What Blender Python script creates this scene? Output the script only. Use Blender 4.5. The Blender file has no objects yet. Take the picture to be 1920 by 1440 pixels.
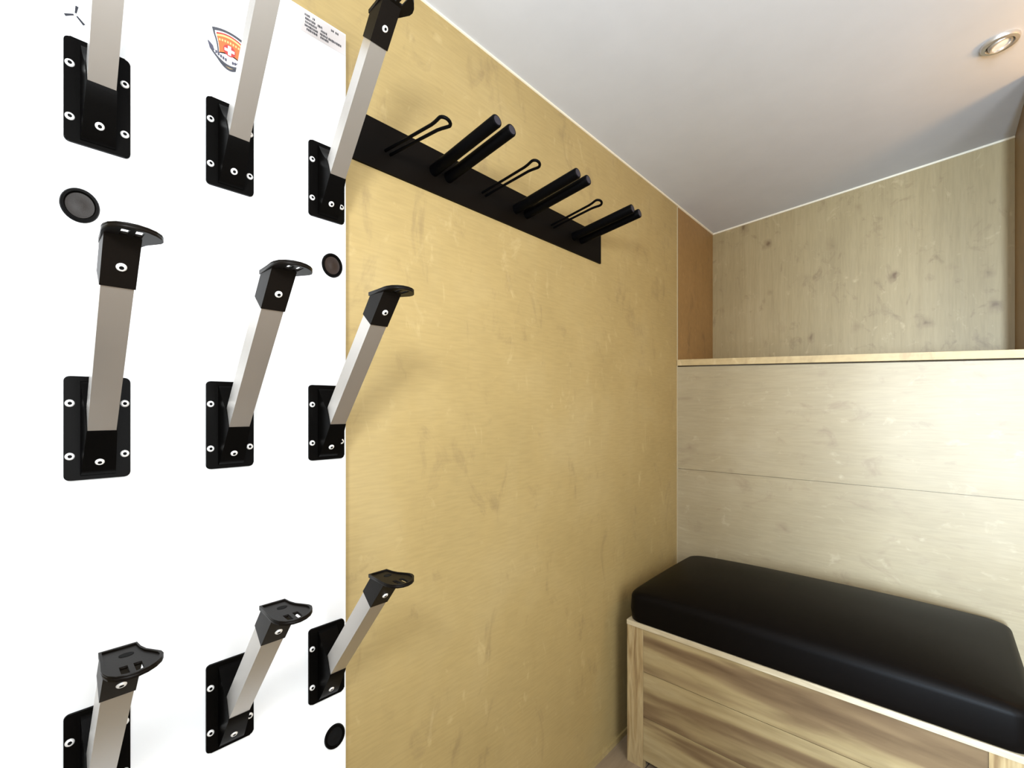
import bpy, bmesh, math, random
from mathutils import Vector, Matrix
random.seed(7)
sc = bpy.context.scene
COL = sc.collection
H = 1.275                      # eye height of the photographer above the floor
PI = math.pi

# ------------------------------------------------------------------ materials
def srgb(r, g, b):
    f = lambda c: (c / 255 / 12.92) if c / 255 <= .04045 else ((c / 255 + .055) / 1.055) ** 2.4
    return (f(r), f(g), f(b), 1)

class NT:
    def __init__(s, name):
        s.m = bpy.data.materials.new(name); s.m.use_nodes = True
        s.t = s.m.node_tree; s.b = s.t.nodes['Principled BSDF']
    def n(s, typ, **kw):
        nd = s.t.nodes.new(typ)
        for k, v in kw.items(): setattr(nd, k, v)
        return nd
    def l(s, a, b): s.t.links.new(a, b)
    def coord(s, scale, rot=(0, 0, 0)):
        tc = s.n('ShaderNodeTexCoord'); mp = s.n('ShaderNodeMapping')
        mp.inputs['Scale'].default_value = scale; mp.inputs['Rotation'].default_value = rot
        s.l(tc.outputs['Object'], mp.inputs['Vector']); return mp.outputs['Vector']
    def noise(s, vec, scale=1, detail=4, rough=.55, dist=0, w=None):
        nd = s.n('ShaderNodeTexNoise', noise_dimensions='4D')
        nd.inputs['Scale'].default_value = scale; nd.inputs['Detail'].default_value = detail
        nd.inputs['Roughness'].default_value = rough; nd.inputs['Distortion'].default_value = dist
        s.l(vec, nd.inputs['Vector'])
        if w is not None: s.l(w, nd.inputs['W'])
        return nd.outputs['Fac']
    def ramp(s, fac, stops):
        r = s.n('ShaderNodeValToRGB'); e = r.color_ramp.elements
        e[0].position, e[0].color = stops[0][0], stops[0][1]
        e[1].position, e[1].color = stops[-1][0], stops[-1][1]
        for p, c in stops[1:-1]:
            x = e.new(p); x.color = c
        s.l(fac, r.inputs['Fac']); return r.outputs['Color']
    def mix(s, fac, a, b, mode='MIX'):
        m = s.n('ShaderNodeMix', data_type='RGBA', blend_type=mode)
        if isinstance(fac, (int, float)): m.inputs[0].default_value = fac
        else: s.l(fac, m.inputs[0])
        for i, v in ((6, a), (7, b)):
            if isinstance(v, tuple): m.inputs[i].default_value = v
            else: s.l(v, m.inputs[i])
        return m.outputs[2]
    def rnd(s, k=30):
        o = s.n('ShaderNodeObjectInfo'); m = s.n('ShaderNodeMath', operation='MULTIPLY')
        s.l(o.outputs['Random'], m.inputs[0]); m.inputs[1].default_value = k; return m.outputs[0]
    def bump(s, h, strength, dist=.002):
        b = s.n('ShaderNodeBump'); b.inputs['Strength'].default_value = strength
        b.inputs['Distance'].default_value = dist
        s.l(h, b.inputs['Height']); s.l(b.outputs['Normal'], s.b.inputs['Normal'])

def plain(name, col, rough=.5, metal=0, spec=.5, bump=0, bscale=300):
    t = NT(name)
    v = t.coord((1, 1, 1)); f = t.noise(v, 9, 3)
    c2 = tuple(c * .9 for c in col[:3]) + (1,)
    t.l(t.mix(f, col, c2), t.b.inputs['Base Color'])
    t.b.inputs['Roughness'].default_value = rough; t.b.inputs['Metallic'].default_value = metal
    t.b.inputs['Specular IOR Level'].default_value = spec
    if bump: t.bump(t.noise(v, bscale, 3), bump, .001)
    return t.m

def veneer(name, base, dark, light, grain, knot_col, knots=1., rough=.55, blotch=.5, kscale=(9, 9, 9), fine=.5, spec=.35, wisp=(9, 9, 4), wk=.5, hair=(40, 40, 40)):
    """stained spruce board: grain stretched along one axis, cloudy stain, a few knots with streaks"""
    t = NT(name)
    g = t.noise(t.coord(grain), 1, 5, .6, .6)
    cl = t.noise(t.coord((3.1, 3.1, 3.1)), 1, 3, .5, .4)
    c = t.ramp(g, [(.30, dark), (.5, base), (.72, light)])
    c = t.mix(fine, base, c)
    cc = t.ramp(cl, [(.32, tuple(x * .84 for x in base[:3]) + (1,)), (.52, base), (.7, light)])
    c = t.mix(blotch, c, cc)
    # hair-fine grain and scattered darker wisps around the knots
    hf = t.noise(t.coord(hair), 1, 2, .5, .2)
    c = t.mix(.38, c, t.ramp(hf, [(.35, tuple(x * .86 for x in base[:3]) + (1,)), (.62, tuple(min(1, x * 1.10) for x in base[:3]) + (1,))]))
    wf = t.noise(t.coord(wisp), 1, 6, .62, 1.6)
    wm = t.ramp(wf, [(.57, (0, 0, 0, 1)), (.70, (wk, wk, wk, 1))])
    c = t.mix(wm, c, knot_col)
    wl = t.noise(t.coord(tuple(x * 1.3 for x in wisp)), 1, 5, .6, 2.2)
    lm = t.ramp(wl, [(.60, (0, 0, 0, 1)), (.74, (.5, .5, .5, 1))])
    c = t.mix(lm, c, tuple(min(1, x * 1.25) for x in light[:3]) + (1,))
    # knots: elongated voronoi cells, only some of them dark
    kv = t.coord(kscale)
    wob = t.n('ShaderNodeTexNoise'); wob.inputs['Scale'].default_value = 2.2; wob.inputs['Detail'].default_value = 2
    t.l(kv, wob.inputs['Vector'])
    wv = t.n('ShaderNodeVectorMath', operation='MULTIPLY_ADD'); wv.inputs[1].default_value = (.55, .55, .55)
    t.l(wob.outputs['Color'], wv.inputs[0]); t.l(kv, wv.inputs[2])
    vo = t.n('ShaderNodeTexVoronoi', feature='F1'); vo.inputs['Scale'].default_value = 1
    t.l(wv.outputs[0], vo.inputs['Vector'])
    sep = t.n('ShaderNodeSeparateColor'); t.l(vo.outputs['Color'], sep.inputs[0])
    pick = t.n('ShaderNodeMapRange'); pick.inputs[1].default_value = .38; pick.inputs[2].default_value = .9
    t.l(sep.outputs[0], pick.inputs[0])
    kd = t.ramp(vo.outputs['Distance'], [(.05, (1, 1, 1, 1)), (.13, (.45, .45, .45, 1)), (.30, (0, 0, 0, 1))])
    mu = t.n('ShaderNodeMath', operation='MULTIPLY'); t.l(kd, mu.inputs[0]); t.l(pick.outputs[0], mu.inputs[1])
    mu2 = t.n('ShaderNodeMath', operation='MULTIPLY'); t.l(mu.outputs[0], mu2.inputs[0]); mu2.inputs[1].default_value = knots
    c = t.mix(mu2.outputs[0], c, knot_col)
    t.l(c, t.b.inputs['Base Color']); t.b.inputs['Roughness'].default_value = rough
    t.b.inputs['Specular IOR Level'].default_value = spec
    t.bump(g, .08, .001)
    return t.m

def reclaimed(name, stops, grain, rough=.6, dist=1.4, detail=4):
    """bench planks: strong brown figure on pale wood, differing from board to board"""
    t = NT(name); w = t.rnd()
    f = t.noise(t.coord(grain), 1, detail, .55, dist, w)
    fi = t.noise(t.coord(tuple(x * 7 for x in grain)), 1, 3, .6, .3, w)
    c = t.ramp(f, stops)
    dk = tuple(x * .62 for x in stops[0][1][:3]) + (1,)
    r = t.ramp(fi, [(.34, (.80, .78, .76, 1)), (.6, (1, 1, 1, 1))])
    c = t.mix(1., c, r, 'MULTIPLY')
    t.l(c, t.b.inputs['Base Color']); t.b.inputs['Roughness'].default_value = rough
    t.b.inputs['Specular IOR Level'].default_value = .3
    t.bump(fi, .12, .001)
    return t.m

M = {}
M['wall_wood'] = veneer('honey stained spruce', (.33, .246, .102, 1), (.255, .18, .066, 1), (.38, .30, .148, 1), (14, 8, 3.0), (.17, .12, .06, 1), .55, .5, .55, (6, 8, 5.0), .6, wisp=(7, 9, 5), wk=.42, hair=(24, 18, 170))
M['recess_wood'] = veneer('grey stained spruce upright', (.30, .235, .122, 1), (.20, .147, .072, 1), (.385, .31, .18, 1), (26, 10, 1.0), (.14, .09, .045, 1), 1., .5, .4, (10, 6, 8.5), .7, wisp=(11, 6, 8), wk=.46, hair=(170, 60, 14))
M['back_wood'] = veneer('pale stained spruce', (.335, .276, .170, 1), (.26, .208, .12, 1), (.40, .342, .232, 1), (1.8, 10, 26), (.23, .17, .11, 1), .85, .42, .7, (8, 5, 9.5), .75, wisp=(6, 6, 10), wk=.5, hair=(16, 60, 190))
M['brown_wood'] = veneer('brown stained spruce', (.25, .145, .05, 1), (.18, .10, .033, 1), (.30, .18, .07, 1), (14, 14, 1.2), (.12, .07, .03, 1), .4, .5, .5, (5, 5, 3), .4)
M['lip_wood'] = veneer('pale shelf edge', (.46, .35, .18, 1), (.31, .22, .10, 1), (.55, .45, .27, 1), (3, 20, 60), (.3, .2, .1, 1), .3, .5, .3)
M['caulk'] = plain('pale caulk', (.74, .69, .55, 1), .7)
M['plaster'] = plain('pale plaster', (.62, .60, .56, 1), .85, spec=.2)
M['bead'] = plain('tan corner bead', (.42, .36, .235, 1), .6)
M['ceiling'] = plain('matt white ceiling paint', (.60, .62, .655, 1), .85, spec=.2, bump=.05, bscale=40)
M['white'] = plain('white laminate panel', (.74, .755, .765, 1), .45, spec=.2)
M['black'] = plain('black moulded plastic', (.0020, .0018, .0016, 1), .30, spec=.03, bump=.1, bscale=700)
M['cap_black'] = plain('black ribbed plastic', (.0052, .0040, .0031, 1), .38, spec=.07, bump=.1, bscale=700)
M['black_shade'] = plain('black and recess shade', (.004, .004, .004, 1), .8, spec=.1)  # near-black for black parts, and shade painted into holes, screw recesses and gaps
M['alu'] = plain('satin anodised aluminium', (.515, .49, .455, 1), .31, metal=.85)
M['steel'] = plain('bright screw steel', (.86, .85, .82, 1), .35, metal=.35)
M['vent_grey'] = plain('grey vent insert', (.021, .018, .016, 1), .5, spec=.15, bump=.3, bscale=900)
M['vent_brown'] = plain('dark brown vent insert', (.018, .011, .008, 1), .5, spec=.2, bump=.3, bscale=900)
M['rack_plate'] = plain('dark bronze steel', (.0030, .0022, .0016, 1), .5, spec=.05)
M['rack_black'] = plain('black coated steel', (.0012, .0012, .0014, 1), .45, spec=.04)
M['peg_cap'] = plain('peg end disc', (.02, .018, .026, 1), .5, spec=.3)
M['leather'] = plain('black leatherette', (.0034, .0027, .0023, 1), .42, spec=.06, bump=.12, bscale=420)
M['chrome'] = plain('brushed nickel', (.62, .61, .59, 1), .3, metal=.8)
M['frost'] = plain('frosted lamp glass', (.75, .73, .70, 1), .5)
M['ink'] = plain('grey print ink', (.03, .031, .038, 1), .7, spec=.1)
M['paper'] = plain('off white sticker', (.50, .475, .47, 1), .6, spec=.2)
M['emb_grey'] = plain('emblem slate grey', (.045, .047, .058, 1), .5)
M['emb_white'] = plain('emblem white', (.9, .9, .92, 1), .5)
M['emb_orange'] = plain('emblem orange', (.44, .115, .032, 1), .5)
M['emb_red'] = plain('emblem red', (.36, .032, .03, 1), .5)
M['emb_yellow'] = plain('emblem yellow', (.56, .40, .16, 1), .5)
M['emb_violet'] = plain('emblem slate violet', (.055, .053, .08, 1), .5)
PL = [(.38, (.125, .078, .038, 1)), (.475, (.20, .135, .068, 1)), (.55, (.34, .26, .128, 1)), (.72, (.46, .375, .21, 1))]
M['plank'] = reclaimed('weathered pine plank', PL, (.9, 5, 7.0), dist=.8, detail=3)
M['stile'] = reclaimed('weathered pine upright', [(.33, (.22, .14, .062, 1)), (.48, (.36, .26, .125, 1)), (.58, (.44, .34, .18, 1)), (.8, (.30, .21, .095, 1))], (22, 22, 2.2), dist=2.2, detail=2)
M['ledge'] = reclaimed('planed pine edge', [(.3, (.44, .36, .22, 1)), (.7, (.60, .53, .38, 1))], (2, 14, 20), dist=.4)
def floor_mat():
    t = NT('worn oak floor'); v = t.coord((1, 1, 1), (0, 0, PI / 2))
    br = t.n('ShaderNodeTexBrick'); br.offset = .5
    for k, x in (('Scale', 1), ('Mortar Size', .002), ('Brick Width', 1.4), ('Row Height', .14)): br.inputs[k].default_value = x
    br.inputs['Color1'].default_value = (.34, .26, .17, 1); br.inputs['Color2'].default_value = (.26, .195, .125, 1)
    br.inputs['Mortar'].default_value = (.06, .045, .03, 1); t.l(v, br.inputs['Vector'])
    g = t.noise(t.coord((18, 2, 10)), 1, 5, .6, .8)
    r = t.ramp(g, [(.3, (.6, .57, .55, 1)), (.65, (1, 1, 1, 1))])
    t.l(t.mix(1., br.outputs['Color'], r, 'MULTIPLY'), t.b.inputs['Base Color'])
    t.b.inputs['Roughness'].default_value = .5
    return t.m
M['floor'] = floor_mat()

# ------------------------------------------------------------------ mesh helpers
def link(name, bm, mat, parent=None, loc=(0, 0, 0), smooth=False, origin=None):
    """one mesh object; with origin given, the vertices are in room coordinates"""
    bmesh.ops.recalc_face_normals(bm, faces=bm.faces[:])
    if origin is not None:
        bmesh.ops.translate(bm, verts=bm.verts[:], vec=-Vector(origin)); loc = origin
    me = bpy.data.meshes.new(name); bm.to_mesh(me); bm.free()
    for m in (mat if isinstance(mat, list) else [mat]): me.materials.append(M[m])
    o = bpy.data.objects.new(name, me); COL.objects.link(o)
    if parent: o.parent = parent
    o.location = loc
    if smooth:
        for p in me.polygons: p.use_smooth = True

    return o

def smooth_by_angle(o, ang=35):
    me = o.data
    for p in me.polygons: p.use_smooth = True
    b = bmesh.new(); b.from_mesh(me)
    for e in b.edges:
        if len(e.link_faces) == 2 and e.calc_face_angle(0) > math.radians(ang): e.smooth = False
    b.to_mesh(me); b.free(); return o

def box(bm, x0, x1, y0, y1, z0, z1, mi=0):
    vs = [bm.verts.new(p) for p in ((x0, y0, z0), (x1, y0, z0), (x1, y1, z0), (x0, y1, z0), (x0, y0, z1), (x1, y0, z1), (x1, y1, z1), (x0, y1, z1))]
    for f in ((0, 3, 2, 1), (4, 5, 6, 7), (0, 1, 5, 4), (1, 2, 6, 5), (2, 3, 7, 6), (3, 0, 4, 7)):
        bm.faces.new([vs[i] for i in f]).material_index = mi
    return vs

def hexa(bm, pts, mi=0):
    vs = [bm.verts.new(p) for p in pts]
    for f in ((0, 3, 2, 1), (4, 5, 6, 7), (0, 1, 5, 4), (1, 2, 6, 5), (2, 3, 7, 6), (3, 0, 4, 7)):
        bm.faces.new([vs[i] for i in f]).material_index = mi

def bevel(bm, off, seg=2, ang=30):
    es = [e for e in bm.edges if len(e.link_faces) == 2 and e.calc_face_angle(0) > math.radians(ang)]
    bmesh.ops.bevel(bm, geom=es, offset=off, segments=seg, profile=.5, affect='EDGES', clamp_overlap=True)

def prism(bm, poly, fn, mi=0, a=0, b=1):
    """closed outline poly swept between fn(p, a) and fn(p, b)"""
    A = [bm.verts.new(fn(p, a)) for p in poly]; B = [bm.verts.new(fn(p, b)) for p in poly]
    n = len(poly)
    bm.faces.new(A).material_index = mi; bm.faces.new(B[::-1]).material_index = mi
    for i in range(n): bm.faces.new((A[i], A[(i + 1) % n], B[(i + 1) % n], B[i])).material_index = mi

def lathe(bm, prof, frame, seg=20, mis=None):
    """revolve (radius, height) profile; frame = 4x4 matrix, axis is its z; mis = material index per band"""
    rings = []
    for r, h in prof:
        if r < 1e-7: rings.append([bm.verts.new(frame @ Vector((0, 0, h)))])
        else: rings.append([bm.verts.new(frame @ Vector((r * math.cos(2 * PI * i / seg), r * math.sin(2 * PI * i / seg), h))) for i in range(seg)])
    for k in range(len(rings) - 1):
        a, b = rings[k], rings[k + 1]
        for i in range(seg):
            j = (i + 1) % seg
            if len(a) == 1 and len(b) == 1: continue
            if len(a) == 1: f = (a[0], b[j], b[i])
            elif len(b) == 1: f = (a[i], a[j], b[0])
            else: f = (a[i], a[j], b[j], b[i])
            fc = bm.faces.new(f); fc.material_index = mis[k] if mis else 0

def axis_frame(p, d, up=(0, 0, 1)):
    z = Vector(d).normalized(); x = Vector(up).cross(z)
    if x.length < 1e-5: x = Vector((1, 0, 0)).cross(z)
    x.normalize(); y = z.cross(x)
    m = Matrix((x, y, z)).transposed().to_4x4(); m.translation = Vector(p); return m

def tube(bm, pts, r, seg=10, closed=False):
    pts = [Vector(p) for p in pts]; n = len(pts); rings = []
    for i, p in enumerate(pts):
        d = (pts[min(i + 1, n - 1)] - pts[max(i - 1, 0)]).normalized()
        m = axis_frame(p, d, (0.01, 0.02, 1))
        rings.append([bm.verts.new(m @ Vector((r * math.cos(2 * PI * k / seg), r * math.sin(2 * PI * k / seg), 0))) for k in range(seg)])
    for a, b in zip(rings, rings[1:]):
        for k in range(seg): bm.faces.new((a[k], a[(k + 1) % seg], b[(k + 1) % seg], b[k]))
    bm.faces.new(rings[0][::-1]); bm.faces.new(rings[-1])

def flat_shape(loops, th, fn):
    """filled 2D outline with holes, th thick, mapped by fn(u, v, h) -> room point; returns a bmesh"""
    cu = bpy.data.curves.new('tmp', 'CURVE'); cu.dimensions = '2D'; cu.fill_mode = 'BOTH'; cu.extrude = th / 2
    for lp in loops:
        sp = cu.splines.new('POLY'); sp.points.add(len(lp) - 1); sp.use_cyclic_u = True
        for i, (u, v) in enumerate(lp): sp.points[i].co = (u, v, 0, 1)
    ob = bpy.data.objects.new('tmp', cu); COL.objects.link(ob)
    dg = bpy.context.evaluated_depsgraph_get(); dg.update()
    me = bpy.data.meshes.new_from_object(ob.evaluated_get(dg))
    bm = bmesh.new(); bm.from_mesh(me)
    bmesh.ops.remove_doubles(bm, verts=bm.verts[:], dist=1e-6)
    for v in bm.verts: v.co = Vector(fn(v.co.x, v.co.y, v.co.z + th / 2))
    bpy.data.objects.remove(ob); bpy.data.curves.remove(cu); bpy.data.meshes.remove(me)
    return bm

def empty(name, label, cat, loc, group=None):
    o = bpy.data.objects.new(name, None); COL.objects.link(o); o.location = loc
    o.empty_display_size = .05
    o['label'] = label; o['category'] = cat
    if group: o['group'] = group
    return o
def tag(o, label, cat, group=None):
    o['label'] = label; o['category'] = cat
    if group: o['group'] = group
    return o
def struct(o): o['kind'] = 'structure'; return o

# ------------------------------------------------------------------ the room
Y0, Y1 = 2.1063, 2.576           # lower back wall face, back of the recess above the shelf
XR = 1.112                       # right return of the recess
XW = 2.05                        # room extent to the right
YF = -1.5                        # room extent behind the photographer
ceil = lambda x, y: H + .981 - .0127 * y + .075 * x
lip_t = lambda x: H + .2265 - .0425 * x      # top of the shelf edge drops a little to the right
lip_b = lambda x: H + .1985 - .0405 * x

bm = bmesh.new(); box(bm, -.1, XW + .1, YF - .1, Y0 + .6, -.1, 0)
struct(link('floor', bm, 'floor'))
bm = bmesh.new()
hexa(bm, [(-.1, YF - .1, ceil(-.1, YF)), (XW + .1, YF - .1, ceil(XW + .1, YF)), (XW + .1, Y1 + .1, ceil(XW + .1, Y1)), (-.1, Y1 + .1, ceil(-.1, Y1)),
          (-.1, YF - .1, ceil(-.1, YF) + .12), (XW + .1, YF - .1, ceil(XW + .1, YF) + .12), (XW + .1, Y1 + .1, ceil(XW + .1, Y1) + .12), (-.1, Y1 + .1, ceil(-.1, Y1) + .12)])
struct(link('ceiling', bm, 'ceiling'))
# left wall, honey board up to the corner
bm = bmesh.new()
hexa(bm, [(-.06, YF, 0), (0, YF, 0), (0, Y0 + .001, 0), (-.06, Y0 + .001, 0), (-.06, YF, ceil(0, YF)), (0, YF, ceil(0, YF)), (0, Y0 + .001, ceil(0, Y0)), (-.06, Y0 + .001, ceil(0, Y0))])
struct(link('wall_left', bm, 'wall_wood'))
# browner board lining the left and right sides of the recess
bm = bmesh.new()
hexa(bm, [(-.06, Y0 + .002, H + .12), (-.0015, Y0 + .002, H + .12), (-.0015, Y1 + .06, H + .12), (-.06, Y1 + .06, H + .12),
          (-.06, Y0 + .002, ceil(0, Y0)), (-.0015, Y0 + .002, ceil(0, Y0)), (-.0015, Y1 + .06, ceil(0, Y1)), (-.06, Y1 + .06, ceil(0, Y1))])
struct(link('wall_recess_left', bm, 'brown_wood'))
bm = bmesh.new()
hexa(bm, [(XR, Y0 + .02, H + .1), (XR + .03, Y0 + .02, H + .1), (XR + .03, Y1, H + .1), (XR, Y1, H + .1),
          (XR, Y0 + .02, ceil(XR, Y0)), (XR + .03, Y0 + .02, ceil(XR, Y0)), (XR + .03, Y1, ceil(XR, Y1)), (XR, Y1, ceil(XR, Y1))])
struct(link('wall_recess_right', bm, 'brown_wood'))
bm = bmesh.new()
hexa(bm, [(-.0015, Y1, H + .1), (XR + .03, Y1, H + .1), (XR + .03, Y1 + .06, H + .1), (-.0015, Y1 + .06, H + .1),
          (-.0015, Y1, ceil(0, Y1)), (XR + .03, Y1, ceil(XR + .03, Y1)), (XR + .03, Y1 + .06, ceil(XR + .03, Y1)), (-.0015, Y1 + .06, ceil(0, Y1))])
struct(link('wall_recess_back', bm, 'recess_wood'))
# lower back wall: two stacked boards with a hairline joint
bm = bmesh.new()
zj = H - .2835
for za, zb in ((0, zj - .0012), (zj + .0012, None)):
    t0, t1 = (lip_b(0) - .006, lip_b(XR) - .006) if zb is None else (zb, zb)
    hexa(bm, [(.0025, Y0, za), (XW, Y0, za), (XW, Y0 + .05, za), (.0025, Y0 + .05, za), (.0025, Y0, t0), (XW, Y0, t1 if zb else lip_b(XW) - .006), (XW, Y0 + .05, t1 if zb else lip_b(XW) - .006), (.0025, Y0 + .05, t0)])
bevel(bm, .0012, 1)
box(bm, .004, XW, Y0 + .006, Y0 + .045, 0, H + .1)
struct(link('wall_back', bm, 'back_wood'))
# wall above the shelf to the right of the recess
bm = bmesh.new()
hexa(bm, [(XR + .0305, Y0 + .02, lip_b(XR)), (XW, Y0 + .02, lip_b(XW)), (XW, Y0 + .06, lip_b(XW)), (XR + .0305, Y0 + .06, lip_b(XR)),
          (XR + .0305, Y0 + .02, ceil(XR, Y0)), (XW, Y0 + .02, ceil(XW, Y0)), (XW, Y0 + .06, ceil(XW, Y0)), (XR + .0305, Y0 + .06, ceil(XR, Y0))])
struct(link('wall_back_upper', bm, 'recess_wood'))
# shelf board with its pale front edge
bm = bmesh.new()
hexa(bm, [(.003, Y0 - .006, lip_b(0)), (XW, Y0 - .006, lip_b(XW)), (XW, Y0 + .018, lip_b(XW)), (.003, Y0 + .018, lip_b(0)),
          (.003, Y0 - .006, lip_t(0)), (XW, Y0 - .006, lip_t(XW)), (XW, Y0 + .018, lip_t(XW)), (.003, Y0 + .018, lip_t(0))])
bevel(bm, .002, 2)
hexa(bm, [(.0, Y0 + .016, lip_b(0)), (XR, Y0 + .016, lip_b(XR)), (XR, Y1, lip_b(XR)), (.0, Y1, lip_b(0)),
          (.0, Y0 + .016, lip_t(0) - .004), (XR, Y0 + .016, lip_t(XR) - .004), (XR, Y1, lip_t(XR) - .004), (.0, Y1, lip_t(0) - .004)])
struct(link('trim_1', bm, 'lip_wood'))
# caulk beads: corner, ceiling line on the left wall, ceiling line in the recess
bm = bmesh.new()
box(bm, -.001, .0035, Y0 - .003, Y0 + .001, .4, lip_b(0)); 
box(bm, -.001, .0025, Y0 - .001, Y0 + .004, lip_b(0), ceil(0, Y0))
struct(link('trim_2', bm, 'bead'))
bm = bmesh.new()
for ya, yb in ((YF, Y0), (Y0, Y1)):
    hexa(bm, [(-.002, ya, ceil(0, ya) - .006), (.003, ya, ceil(0, ya) - .004), (.003, yb, ceil(0, yb) - .004), (-.002, yb, ceil(0, yb) - .006),
              (-.002, ya, ceil(0, ya) + .002), (.003, ya, ceil(0, ya) + .002), (.003, yb, ceil(0, yb) + .002), (-.002, yb, ceil(0, yb) + .002)])
struct(link('trim_3', bm, 'caulk'))
bm = bmesh.new()
hexa(bm, [(0, Y1 - .004, ceil(0, Y1) - .006), (XR, Y1 - .004, ceil(XR, Y1) - .006), (XR, Y1 + .002, ceil(XR, Y1) - .007), (0, Y1 + .002, ceil(0, Y1) - .007),
          (0, Y1 - .004, ceil(0, Y1) + .002), (XR, Y1 - .004, ceil(XR, Y1) + .002), (XR, Y1 + .002, ceil(XR, Y1) + .002), (0, Y1 + .002, ceil(0, Y1) + .002)])
struct(link('trim_4', bm, 'caulk'))
bm = bmesh.new(); box(bm, 0, .007, .2, Y0, .0, .02); bevel(bm, .003, 2)
struct(link('baseboard_left', bm, 'wall_wood'))

# the sides of the room the photograph looks away from: right wall, and the wall with the doorway behind the photographer
bm = bmesh.new()
hexa(bm, [(XW, YF, 0), (XW + .06, YF, 0), (XW + .06, Y1 + .06, 0), (XW, Y1 + .06, 0), (XW, YF, ceil(XW, YF)), (XW + .06, YF, ceil(XW, YF)), (XW + .06, Y1 + .06, ceil(XW, Y1)), (XW, Y1 + .06, ceil(XW, Y1))])
struct(link('wall_right', bm, 'plaster'))
DX0, DX1, DZ = 1.15, 1.98, 2.05           # doorway
bm = bmesh.new()
hexa(bm, [(-.06, YF - .06, 0), (DX0, YF - .06, 0), (DX0, YF, 0), (-.06, YF, 0), (-.06, YF - .06, ceil(0, YF)), (DX0, YF - .06, ceil(DX0, YF)), (DX0, YF, ceil(DX0, YF)), (-.06, YF, ceil(0, YF))])
hexa(bm, [(DX0, YF - .06, DZ), (XW + .06, YF - .06, DZ), (XW + .06, YF, DZ), (DX0, YF, DZ), (DX0, YF - .06, ceil(DX0, YF)), (XW + .06, YF - .06, ceil(XW, YF)), (XW + .06, YF, ceil(XW, YF)), (DX0, YF, ceil(DX0, YF))])
box(bm, DX1, XW + .06, YF - .06, YF, 0, DZ)
struct(link('wall_front', bm, 'plaster'))

# ------------------------------------------------------------------ boot dryer panel
PX = .025                        # face of the panel
PY0, PY1, PZ0, PZ1 = -.14, .4485, H - .745, H + .7525
panel = empty('boot_dryer_panel', 'tall white wall panel carrying nine boot arms on the wooden wall', 'panel', (0, .15, PZ0))
bm = bmesh.new(); box(bm, .0, PX, PY0, PY1, PZ0, PZ1); bevel(bm, .0015, 2)
link('board', bm, 'white', panel, origin=None).location = (-Vector(panel.location))
def vent(y, z, mat, lab):
    bm = bmesh.new()
    fr = Matrix.Translation((PX, y, z)) @ Matrix.Rotation(PI / 2, 4, 'Y') @ Matrix.Diagonal((1.0, .88, 1, 1))
    lathe(bm, [(.0236, -.002), (.0236, .002), (.0222, .0042), (.0190, .0040), (.0172, .0012)], fr, 36)
    bmesh.ops.translate(bm, verts=bm.verts[:], vec=-Vector(panel.location))
    o = link('air_vent', bm, 'black', panel); smooth_by_angle(o)
    bm = bmesh.new()
    lathe(bm, [(.0176, .0012), (.012, .0002), (.006, .0014), (0, .002)], fr, 36)
    bmesh.ops.translate(bm, verts=bm.verts[:], vec=-Vector(panel.location))
    g = link('vent_insert', bm, mat, o); smooth_by_angle(g, 60)
    o['label'] = lab
vent(.0578, H + .2815, 'vent_grey', 'round black vent with a grey centre')
vent(.4200, H + .2805, 'vent_brown', 'round black vent with a brown centre')
vent(.4252, H - .6488, 'black_shade', 'round vent that is black all over')
def on_panel(h0): return lambda u, v, h: (PX + h0 + h - panel.location.x, u - panel.location.y, v + H - panel.location.z)
# fan mark: three short strokes
strokes = []
c0 = (.0532, .5445)
for q in ((.0548, .5568), (.0425, .5378), (.0622, .5352)):
    d = Vector((q[0] - c0[0], q[1] - c0[1])); nn = Vector((-d.y, d.x)).normalized() * .0016
    a = Vector(c0) + d * .16; b = Vector(q)
    strokes.append([tuple(a + nn * .6), tuple(b + nn), tuple(b - nn), tuple(a - nn * .6)])
link('fan_mark', flat_shape(strokes, .0003, on_panel(.0002)), 'ink', panel)['label'] = 'small dark mark of three strokes'
# printed data sticker at the top right corner of the board
U0, U1, V0, V1 = .3597, .4478, .7085, .7495
stk = link('data_sticker', flat_shape([[(U0, V0), (U1, V0), (U1, V1), (U0, V1)]], .0003, on_panel(.0002)), 'paper', panel)
stk['label'] = 'off-white sticker with lines of small grey print'
loops = []
rows = [(.17, [(.08, .20), (.25, .31), (.66, .73), (.76, .83)]), (.34, [(.09, .31), (.36, .46)]), (.50, [(.09, .34), (.43, .58)]),
        (.66, [(.08, .36), (.41, .58), (.60, .90)]), (.81, [(.12, .35), (.42, .60)])]
for r, segs in rows:
    for s0, s1 in segs:
        u = s0
        while u < s1 - .01:
            w_ = random.uniform(.012, .024); hgt = random.uniform(.045, .06)
            ua, ub = U0 + (U1 - U0) * u, U0 + (U1 - U0) * min(u + w_, s1)
            va = V1 - (V1 - V0) * (r + hgt); vb = V1 - (V1 - V0) * (r - hgt)
            loops.append([(ua, va), (ub, va), (ub, vb), (ua, vb)]); u += w_ + random.uniform(.006, .012)
link('print', flat_shape(loops, .0002, on_panel(.0006)), 'ink', stk)
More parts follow.
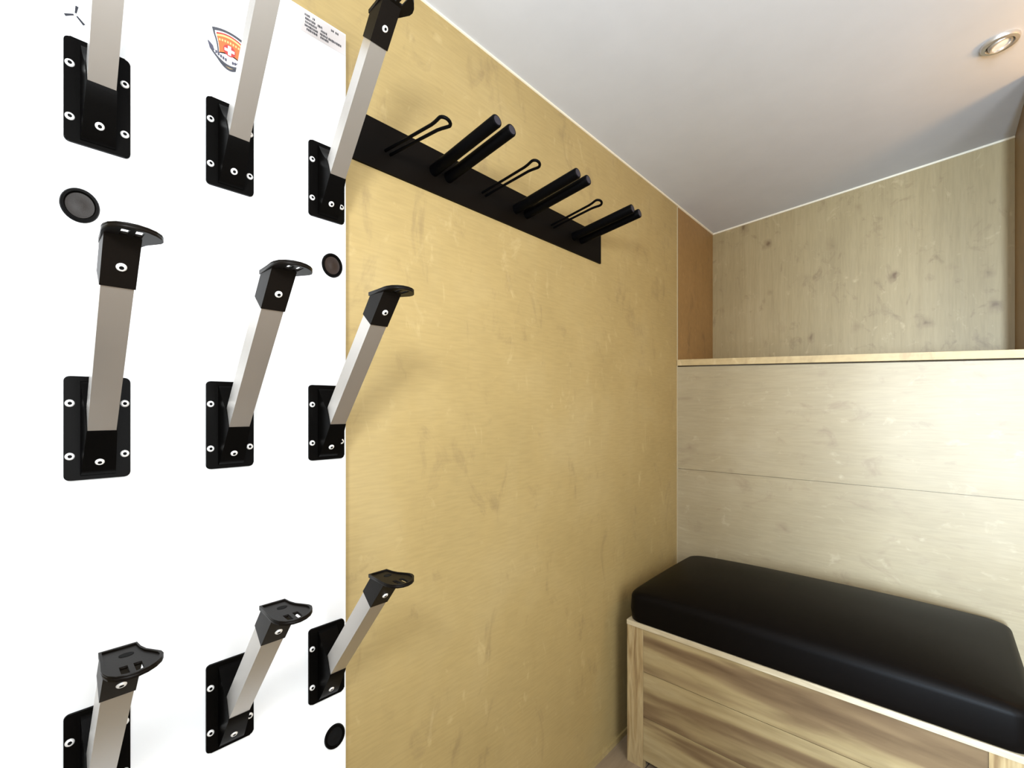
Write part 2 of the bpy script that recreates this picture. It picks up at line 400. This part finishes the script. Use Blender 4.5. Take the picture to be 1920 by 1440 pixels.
# shield emblem with a white cross
def arc(p, q, sag, n=8):
    p, q = Vector(p), Vector(q); d = q - p; nn = Vector((-d.y, d.x)).normalized() * sag
    return [tuple(p + d * (i / n) + nn * 4 * (i / n) * (1 - i / n)) for i in range(n + 1)]
EC = (.2415, .6035)
E2 = lambda pts: [(EC[0] + x * .001, EC[1] + y * .001) for x, y in pts]
out = E2(arc((-25.5, 24), (25.5, 24), 5.5) + arc((23, 14), (17.5, -15), -1.5) + arc((17.5, -15), (-17.5, -15), -5) + arc((-17.5, -15), (-23, 14), -1.5))
inn = E2(arc((-21.5, 20.5), (21.5, 20.5), 5) + arc((20.4, 14), (15.6, -12.5), -1.3) + arc((15.6, -12.5), (-15.6, -12.5), -4.5) + arc((-15.6, -12.5), (-20.4, 14), -1.3))
emb = link('shield_emblem', flat_shape([out, inn], .0003, on_panel(.0002)), 'emb_grey', panel)
emb['label'] = 'small orange and red shield emblem with a white cross'
fld = E2(arc((-19, 18), (19, 18), 5) + arc((18.5, 13), (15, -13), -1) + arc((15, -13), (-15, -13), -3) + arc((-15, -13), (-18.5, 13), -1))
link('shield_field', flat_shape([fld], .0003, on_panel(.0002)), 'emb_orange', emb)
link('top_band', flat_shape([E2(arc((-19, 18.5), (19, 18.5), 5) + arc((19, 16), (-19, 16), -5))], .0003, on_panel(.0004)), 'emb_red', emb)
link('gold_band', flat_shape([E2(arc((-18.6, 15.8), (18.6, 15.8), 5) + arc((18.2, 12.6), (-18.2, 12.6), -5))], .0003, on_panel(.0004)), 'emb_yellow', emb)
link('cross_ground', flat_shape([E2([(9.2 * math.cos(a * PI / 12), -2.5 + 9.4 * math.sin(a * PI / 12)) for a in range(24)])], .0003, on_panel(.0004)), 'emb_red', emb)
cr = [(-2.2, -10), (2.2, -10), (2.2, -4.7), (7.4, -4.7), (7.4, -.3), (2.2, -.3), (2.2, 5.2), (-2.2, 5.2), (-2.2, -.3), (-7.4, -.3), (-7.4, -4.7), (-2.2, -4.7)]
link('cross', flat_shape([E2(cr)], .0003, on_panel(.0007)), 'emb_white', emb)
wl = []
for i in range(8):
    x0 = -15.5 + i * 4; y0 = 8.6 + 2.6 * (1 - ((x0 + 1.3) / 16) ** 2)
    wl.append(E2([(x0, y0 - 2), (x0 + 2.3, y0 - 2), (x0 + 2.3, y0 + 1.6), (x0, y0 + 1.6)]))
link('lettering', flat_shape(wl, .0002, on_panel(.0006)), 'emb_yellow', emb)
ban = E2(arc((-32, -2), (32, -2), -18.6, 14) + arc((28.5, -13), (-28.5, -13), 18.2, 14))
ban_i = E2(arc((-29, -5), (29, -5), -17.8, 14) + arc((27, -10.5), (-27, -10.5), 16.4, 14))
link('banner', flat_shape([ban_i], .0003, on_panel(.0008)), 'emb_white', emb)
link('banner_outline', flat_shape([ban, ban_i], .0003, on_panel(.0008)), 'emb_grey', emb)
ends = [E2([(-31.5, -1), (-24, -7), (-22, -15), (-29, -13)]), E2([(31.5, -1), (24, -7), (22, -15), (29, -13)])]
for e_ in ends: link('banner_end', flat_shape([e_], .0002, on_panel(.0012)), 'emb_violet', emb)
bl = []
for i in range(12):
    if i in (5, 6): continue
    x0 = -21 + i * 3.5; yb = -7.6 - 13.2 * (1 - (x0 / 30) ** 2)
    bl.append(E2([(x0, yb - 2.8), (x0 + 2.7, yb - 2.9), (x0 + 2.7, yb + 2.2), (x0, yb + 2.2)]))
link('banner_print', flat_shape(bl, .0002, on_panel(.0012)), 'emb_violet', emb)
low = E2(arc((-20, -21), (20, -21), -15, 12) + arc((15, -22.5), (-15, -22.5), 6.5, 12))
link('lower_scroll', flat_shape([low], .0003, on_panel(.0002)), 'emb_grey', emb)
link('gold_scroll', flat_shape([E2(arc((-10, -27), (10, -27), -5) + arc((8, -26), (-8, -26), 1.5))], .0002, on_panel(.0006)), 'emb_yellow', emb)

# ------------------------------------------------------------------ boot arms
EL = math.radians(49.6); cE, sE = math.cos(EL), math.sin(EL)
B0 = Vector((.0478, 0, -.003))                 # where the tube's lower face leaves the socket (n, u, w)
AX = Vector((cE, 0, sE)); UPN = Vector((-sE, 0, cE)) # along the tube, and towards its upper face
hw, th = .0147, .0292
def tube_pt(s, u, t): return B0 + AX * s + UPN * t + Vector((0, u, 0))
def screw_mesh(bm, p, d, r=.0052):
    lathe(bm, [(r, -.001), (r, .0006), (r * .8, .0018), (r * .46, .0019), (r * .42, .0006), (0, .0006)], axis_frame(p, d), 18, [0, 0, 0, 1, 1])
def rrect(a, b, r, n=5):
    pts = []
    for cx, cy, st in ((a - r, b - r, 0), (-a + r, b - r, 90), (-a + r, -b + r, 180), (a - r, -b + r, 270)):
        for i in range(n + 1):
            g = math.radians(st + 90 * i / n); pts.append((cx + r * math.cos(g), cy + r * math.sin(g)))
    return pts

def make_arm(loc):
    root = empty('boot_holder_arm', '', 'boot holder', loc, 'boot arms on the white dryer panel')
    # base plate
    bm = bmesh.new(); prism(bm, rrect(.0353, .0720, .0065), lambda p, h: (h, p[0], p[1]), 0, 0, .0042)
    es = [e for e in bm.edges if all(abs(v.co.x - .0042) < 1e-6 for v in e.verts)]
    bmesh.ops.bevel(bm, geom=es, offset=.0014, segments=2, affect='EDGES')
    smooth_by_angle(link('base_plate', bm, 'black', root), 40)
    # socket the tube plugs into
    prof = [(.003, .0655), (.0068, .0645), (.0100, .0600), (.0150, .0520), (.0215, .0430), (.0290, .0345), (.0358, .0275),
            (.0402, .0180), (.0455, .0050), (.0486, -.0030), (.0462, -.0085), (.0360, -.0245), (.0240, -.0430), (.0135, -.0590), (.0080, -.0655), (.003, -.0665)]
    bm = bmesh.new(); prism(bm, prof, lambda p, h: (p[0], h * (.0188 - .07 * max(p[0] - .003, 0)), p[1]), 0, -1, 1)
    bevel(bm, .0016, 2, 40)
    smooth_by_angle(link('socket', bm, 'black', root), 40)
    # square aluminium tube
    bm = bmesh.new(); hexa(bm, [tube_pt(-.012, -hw, 0), tube_pt(-.012, hw, 0), tube_pt(-.012, hw, th), tube_pt(-.012, -hw, th),
                                tube_pt(.236, -hw, 0), tube_pt(.236, hw, 0), tube_pt(.236, hw, th), tube_pt(.236, -hw, th)])
    bevel(bm, .0012, 2); link('tube', bm, 'alu', root)
    # end cap: sleeve on the tube, cut level at the top
    W1 = .2135; o = .0013
    sc_ = .2215
    def at_w(t, w): s = (w - B0.z - UPN.z * t) / AX.z; return tube_pt(s, 0, t)
    P = [tube_pt(sc_, 0, -o), at_w(-o, W1), at_w(th + o, W1), tube_pt(sc_, 0, th + o)]
    bm = bmesh.new(); prism(bm, [(q.x, q.z) for q in P], lambda p, h: (p[0], h * (hw + o), p[1]), 0, -1, 1)
    bevel(bm, .0012, 2)
    cap = link('end_cap', bm, 'cap_black', root)
    # foot-shaped stop plate with a raised rim, two slots and a flat dark disc painting the shade of a hole
    outl = [(-.0162, .1868), (.0178, .1868), (.0192, .2010), (.0225, .2130), (.0288, .2240), (.0332, .2320), (.0340, .2392), (.0312, .2475), (.0250, .2560),
            (.0170, .2622), (.0080, .2655), (-.0010, .2652), (-.0090, .2615), (-.0150, .2540), (-.0180, .2440), (-.0185, .2360), (-.0172, .2180)]
    def slot(u, a, b, w): return [(u - w, a), (u + w, a), (u + w, b), (u - w, b)]
    hole = [(.0052 + .0068 * math.cos(k * PI / 9), .2105 + .0050 * math.sin(k * PI / 9)) for k in range(18)]
    top = lambda u, n, h: (n, u, W1 - .0005 + h)
    bm = flat_shape([outl, slot(-.0008, .2380, .2575, .0036), slot(.0112, .2380, .2590, .0036)], .0038, top)
    fl = link('stop_plate', bm, 'cap_black', cap)
    c_u, c_n = .006, .224
    inn_ = [(c_u + (u - c_u) * .885, c_n + (n - c_n) * .925) for u, n in outl]
    bm = flat_shape([outl, inn_], .0022, lambda u, n, h: (n, u, W1 + .0030 + h))
    bm2 = flat_shape([hole], .0006, lambda u, n, h: (n, u, W1 + .0031 + h))
    link('rim', bm, 'cap_black', cap); link('hole_shade', bm2, 'black_shade', cap)
    # screws: four in the plate, one in the socket, one in the cap
    for u, w in ((-.0292, .0345), (-.0292, -.0385), (.0288, .0345), (.0288, -.0385)):
        bm = bmesh.new(); screw_mesh(bm, (.0042, u, w), (1, 0, 0)); smooth_by_angle(link('screw', bm, ['steel', 'black_shade'], root), 50)
    nrm = Vector((.0590 - .0245, 0, -.012 + .0 - .0105)).normalized()
    bm = bmesh.new(); screw_mesh(bm, (.0216, 0, -.0467), (.845, 0, -.535)); smooth_by_angle(link('screw', bm, ['steel', 'black_shade'], root), 50)
    bm = bmesh.new(); screw_mesh(bm, tube_pt(.2475, .0012, -o), -UPN, .0050); smooth_by_angle(link('screw', bm, ['steel', 'black_shade'], cap), 50)
    return root
def copy_tree(o, parent=None):
    c = o.copy(); COL.objects.link(c); c.parent = parent
    for ch in list(o.children): copy_tree(ch, c)
    return c
CU = [.0765, .2425, .4085]; RW = [.438, -.028, -.4925]
labels = [['silver boot arm right below the three-stroke mark, its upper end out of the picture', 'silver boot arm rising in front of the orange shield emblem on the white panel', 'silver boot arm crossing the left end of the black peg rack, below the printed sticker'],
          ['silver boot arm with broad black cap just under the grey-centred round vent', 'silver boot arm at the centre of the three by three arms on the white panel', 'silver boot arm at mid height by the panel edge, below the brown-centred vent'],
          ['silver boot arm with its base plate cut by the bottom left of the photo', 'silver boot arm in the lowest row, between the cut-off arm and the panel edge', 'silver boot arm directly above the all-black round vent by the panel edge']]
proto = make_arm((PX, CU[0], H + RW[0]))
for r in range(3):
    for c in range(3):
        a = proto if (r, c) == (0, 0) else copy_tree(proto)
        a.location = (PX, CU[c], H + RW[r]); a['label'] = labels[r][c]

# ------------------------------------------------------------------ peg rack on the left wall
rack = empty('boot_rack', 'long black wall rack with three pairs of pegs and three wire loops', 'rack', (0, .95, H + .52))
rl = Vector(rack.location)
def rlink(name, bm, mat, **k):
    bmesh.ops.translate(bm, verts=bm.verts[:], vec=-rl); return link(name, bm, mat, rack, **k)
bm = bmesh.new(); box(bm, -.001, .0065, .466, 1.433, H + .5215, H + .6265); bevel(bm, .0015, 2)
rlink('back_plate', bm, 'rack_plate')
for y in (.6835, .7285, .9770, 1.0250, 1.2640, 1.3090):
    p = Vector((.004, y, H + .5735)); q = Vector((.222, y, H + .6035))
    bm = bmesh.new(); d = q - p; L = d.length
    lathe(bm, [(0, 0), (.0136, 0), (.0136, L - .002), (.0126, L), (0, L)], axis_frame(p, d), 24)
    pg = rlink('peg', bm, 'rack_black'); smooth_by_angle(pg, 40)
    bm = bmesh.new(); lathe(bm, [(.0098, L - .0002), (.0098, L + .0008), (0, L + .0008)], axis_frame(p, d), 24)
    bmesh.ops.translate(bm, verts=bm.verts[:], vec=-rl); smooth_by_angle(link('peg_end', bm, 'peg_cap', pg), 40)
for y, zt, ln in ((.557, .549, .216), (.8500, .5905, .197), (1.1490, .599, .184)):
    zb = .566 if y < .6 else .573
    c = lambda n, du, dz: (n, y + du, H + zb + (zt - zb) * (n / ln) + dz)
    pts = [c(.004, -.0062, .0022), c(ln * .40, -.0065, .002), c(ln * .80, -.0068, .0025), c(ln * .86, -.0080, .003)]
    R = .0115
    for k in range(11):
        g = math.radians(-108 + 216 * k / 10)
        pts.append(c(ln - R + R * math.cos(g) * 1.0, R * math.sin(g), -.0035 * math.sin(g)))
    pts += [c(ln * .86, .0080, -.003), c(ln * .80, .0068, -.0025), c(ln * .40, .0065, -.002), c(.004, .0062, -.0022)]
    bm = bmesh.new(); tube(bm, pts, .0034, 10); smooth_by_angle(rlink('wire_loop', bm, 'rack_black'), 50)

# ------------------------------------------------------------------ storage bench
BX0, BX1, BY0, BY1 = .0734, 1.0440, 1.5017, 2.100
ZL = H - .764
bench = empty('storage_bench', 'long weathered pine storage bench with horizontal front planks under the back wall', 'bench', (.56, 1.8, 0))
bl_ = Vector(bench.location)
def blink(name, bm, mat, **k):
    c = Vector((0, 0, 0))
    for v in bm.verts: c += v.co
    c /= len(bm.verts)
    bmesh.ops.translate(bm, verts=bm.verts[:], vec=-c)
    o = link(name, bm, mat, bench, **k); o.location = c - bl_; return o
bm = bmesh.new(); box(bm, BX0, BX1, BY0 - .003, BY1, ZL - .0165, ZL); bevel(bm, .0012, 1); blink('lid_board', bm, 'ledge')
for xa, xb in ((BX0, .1345), (.9835, BX1)):
    bm = bmesh.new(); box(bm, xa, xb, BY0, BY0 + .024, 0.0, ZL - .0175); bevel(bm, .0012, 1); blink('stile', bm, 'stile')
zs = [ZL - .0175, H - .9325, H - 1.0915, H - 1.2450]
for zt, zb in zip(zs, zs[1:]):
    bm = bmesh.new(); box(bm, .1350, .9830, BY0 + .003, BY0 + .022, zb + .0008, zt - .0012); bevel(bm, .0018, 1); blink('plank', bm, 'plank')
for xa, xb in ((BX0, BX0 + .02), (BX1 - .02, BX1)):
    bm = bmesh.new(); box(bm, xa, xb, BY0 + .0245, BY1, 0.0, ZL - .0175); bevel(bm, .001, 1); blink('side_board', bm, 'brown_wood')  # brown put on to deepen the shade in the gap beside the wall
bm = bmesh.new(); box(bm, BX0 + .022, BX1 - .022, BY0 + .06, BY0 + .075, 0, ZL - .02); blink('kick_gap_shade', bm, 'black_shade')  # near-black sheet painting the dark of the gap below the planks
bm = bmesh.new(); box(bm, BX0 + .022, BX1 - .022, BY1 - .015, BY1, 0, ZL - .02); blink('back_board', bm, 'stile')

# seat cushion: rounded slab with a domed top
CX0, CX1, CY0, CY1 = .0745, 1.0640, 1.4985, 2.0930
ZB, ZE, DOME = ZL + .0005, H - .664, .050
bm = bmesh.new()
cxm, cym = (CX0 + CX1) / 2, (CY0 + CY1) / 2; ax, ay = (CX1 - CX0) / 2, (CY1 - CY0) / 2
rc = .045                                   # corner radius in plan
ringp = []
base = rrect(ax, ay, rc, 8)
# subdivide the straight runs
for i in range(len(base)):
    p, q = Vector(base[i]), Vector(base[(i + 1) % len(base)]); n = max(1, int((q - p).length / .03))
    for k in range(n): ringp.append(p + (q - p) * (k / n))
N = len(ringp)
def inset(p, d):
    # shrink the rounded rectangle by d
    sx, sy = (ax - d) / ax, (ay - d) / ay
    return Vector((p.x * sx, p.y * sy))
def dome(p):
    fx = 1 - abs(p.x / ax) ** 3.2; fy = 1 - abs(p.y / ay) ** 2.4
    return DOME * max(fx, 0) ** .8 * max(fy, 0) ** .75
levels = []
r_e = .020
prof = [(.004, ZB), (.0012, ZB + .004), (.0, ZB + .02), (-.002, (ZB + ZE) / 2 - .01), (0, ZE - r_e)]
for k in range(1, 7):
    g = PI / 2 * k / 6; prof.append((r_e * (1 - math.cos(g)), ZE - r_e + r_e * math.sin(g)))
for d, z in prof:
    levels.append([bm.verts.new((cxm + inset(p, d).x, cym + inset(p, d).y, z + (dome(inset(p, d)) - dome(inset(p, 0)) if z > ZE - r_e else 0))) for p in ringp])
for f in [.93, .86, .78, .68, .56, .42, .26, .12]:
    rg = []
    for p in ringp:
        q = inset(p, r_e) * f
        rg.append(bm.verts.new((cxm + q.x, cym + q.y, ZE + dome(q))))
    levels.append(rg)
for a, b in zip(levels, levels[1:]):
    for i in range(N): bm.faces.new((a[i], a[(i + 1) % N], b[(i + 1) % N], b[i]))
ctr = bm.verts.new((cxm, cym, ZE + DOME))
for i in range(N): bm.faces.new((levels[-1][i], levels[-1][(i + 1) % N], ctr))
bm.faces.new(levels[0][::-1])
cush = link('seat_cushion', bm, 'leather', origin=(cxm, cym, ZB)); smooth_by_angle(cush, 60)
tag(cush, 'thick black leather-look seat cushion lying on top of the pine bench', 'cushion')

# ------------------------------------------------------------------ ceiling spot
lx, ly = 1.0265, 1.888; lz = ceil(lx, ly)
lamp = empty('ceiling_spotlight', 'small round brushed metal recessed spotlight in the white sloping ceiling', 'ceiling light', (lx, ly, lz))
cn = Vector((.075, -.0127, -1)).normalized()
fr = axis_frame((0, 0, 0), cn)
bm = bmesh.new(); lathe(bm, [(.0410, -.004), (.0410, .004), (.0385, .0085), (.0300, .0095), (.0280, .0060), (.0270, -.003)], fr, 40)
smooth_by_angle(link('bezel', bm, 'chrome', lamp), 40)
fr2 = axis_frame((0, 0, 0), (cn + Vector((.22, -.1, 0))).normalized())
bm = bmesh.new(); lathe(bm, [(.0262, -.003), (.0262, .0090), (.0235, .0125), (.0200, .0120), (.0185, .0070)], fr2, 40)
smooth_by_angle(link('lamp_ring', bm, 'chrome', lamp), 40)
bm = bmesh.new(); lathe(bm, [(.0190, .0072), (.010, .0090), (0, .0096)], fr2, 32)
smooth_by_angle(link('lamp_glass', bm, 'frost', lamp), 60)

# ------------------------------------------------------------------ light
def area(name, loc, target, sx, sy, power, col, shape='RECTANGLE', spread=180):
    d = bpy.data.lights.new(name, 'AREA'); d.shape = shape; d.size = sx
    if shape in ('RECTANGLE', 'ELLIPSE'): d.size_y = sy
    d.energy = power; d.color = col; d.spread = math.radians(spread)
    o = bpy.data.objects.new(name, d); COL.objects.link(o); o.location = loc
    o.rotation_euler = (Vector(target) - Vector(loc)).to_track_quat('-Z', 'Y').to_euler(); return o
def point(name, loc, power, col, r):
    d = bpy.data.lights.new(name, 'POINT'); d.energy = power; d.color = col; d.shadow_soft_size = r
    o = bpy.data.objects.new(name, d); COL.objects.link(o); o.location = loc; return o
area('photographer_flash', (.95, -.10, H + .38), (.20, .95, H - .15), .30, .30, 5.5, (.97, .985, 1.0), 'DISK')
area('ceiling_fill_light', (.95, -.30, H + .40), (.50, .95, H + 1.0), .2, .2, 17.5, (.90, .95, 1.0), 'DISK')  # upward fill lamp added to brighten and cool the ceiling
area('side_fill_light', (XW - .02, .20, H + .10), (0, .3, H + .08), 1.3, 1.5, 47, (.95, .98, 1.0))  # large fill lamp added before the solid right wall, no window there
area('doorway_daylight', (1.43, -3.0, H - .08), (1.25, 2.1, H - .30), .26, 1.3, 31, (.68, .83, 1.0), spread=50)
point('warm_ceiling_lamp', (1.55, 1.90, H + .82), 12, (1, .56, .20), .09)
w = bpy.data.worlds.new('daylight_outside'); sc.world = w; w.use_nodes = True
bg = w.node_tree.nodes['Background']; bg.inputs['Color'].default_value = (.93, .97, 1, 1); bg.inputs['Strength'].default_value = .4

# ------------------------------------------------------------------ camera
F_PX = 860.0
cam = bpy.data.cameras.new('camera'); co = bpy.data.objects.new('camera', cam); COL.objects.link(co)
cam.sensor_width = 36; cam.sensor_fit = 'HORIZONTAL'; cam.lens = F_PX / 1920 * 36
cam.shift_x = 0; cam.shift_y = 45 / 1920; cam.clip_start = .02
co.location = (.9, 0, H); co.rotation_euler = (PI / 2, 0, math.atan((1760 - 960) / F_PX))
sc.camera = co
vs = sc.view_settings
sc.display_settings.display_device = 'sRGB'
vs.view_transform = 'Standard'; vs.look = 'None'; vs.exposure = .20; vs.gamma = 1; vs.use_curve_mapping = False
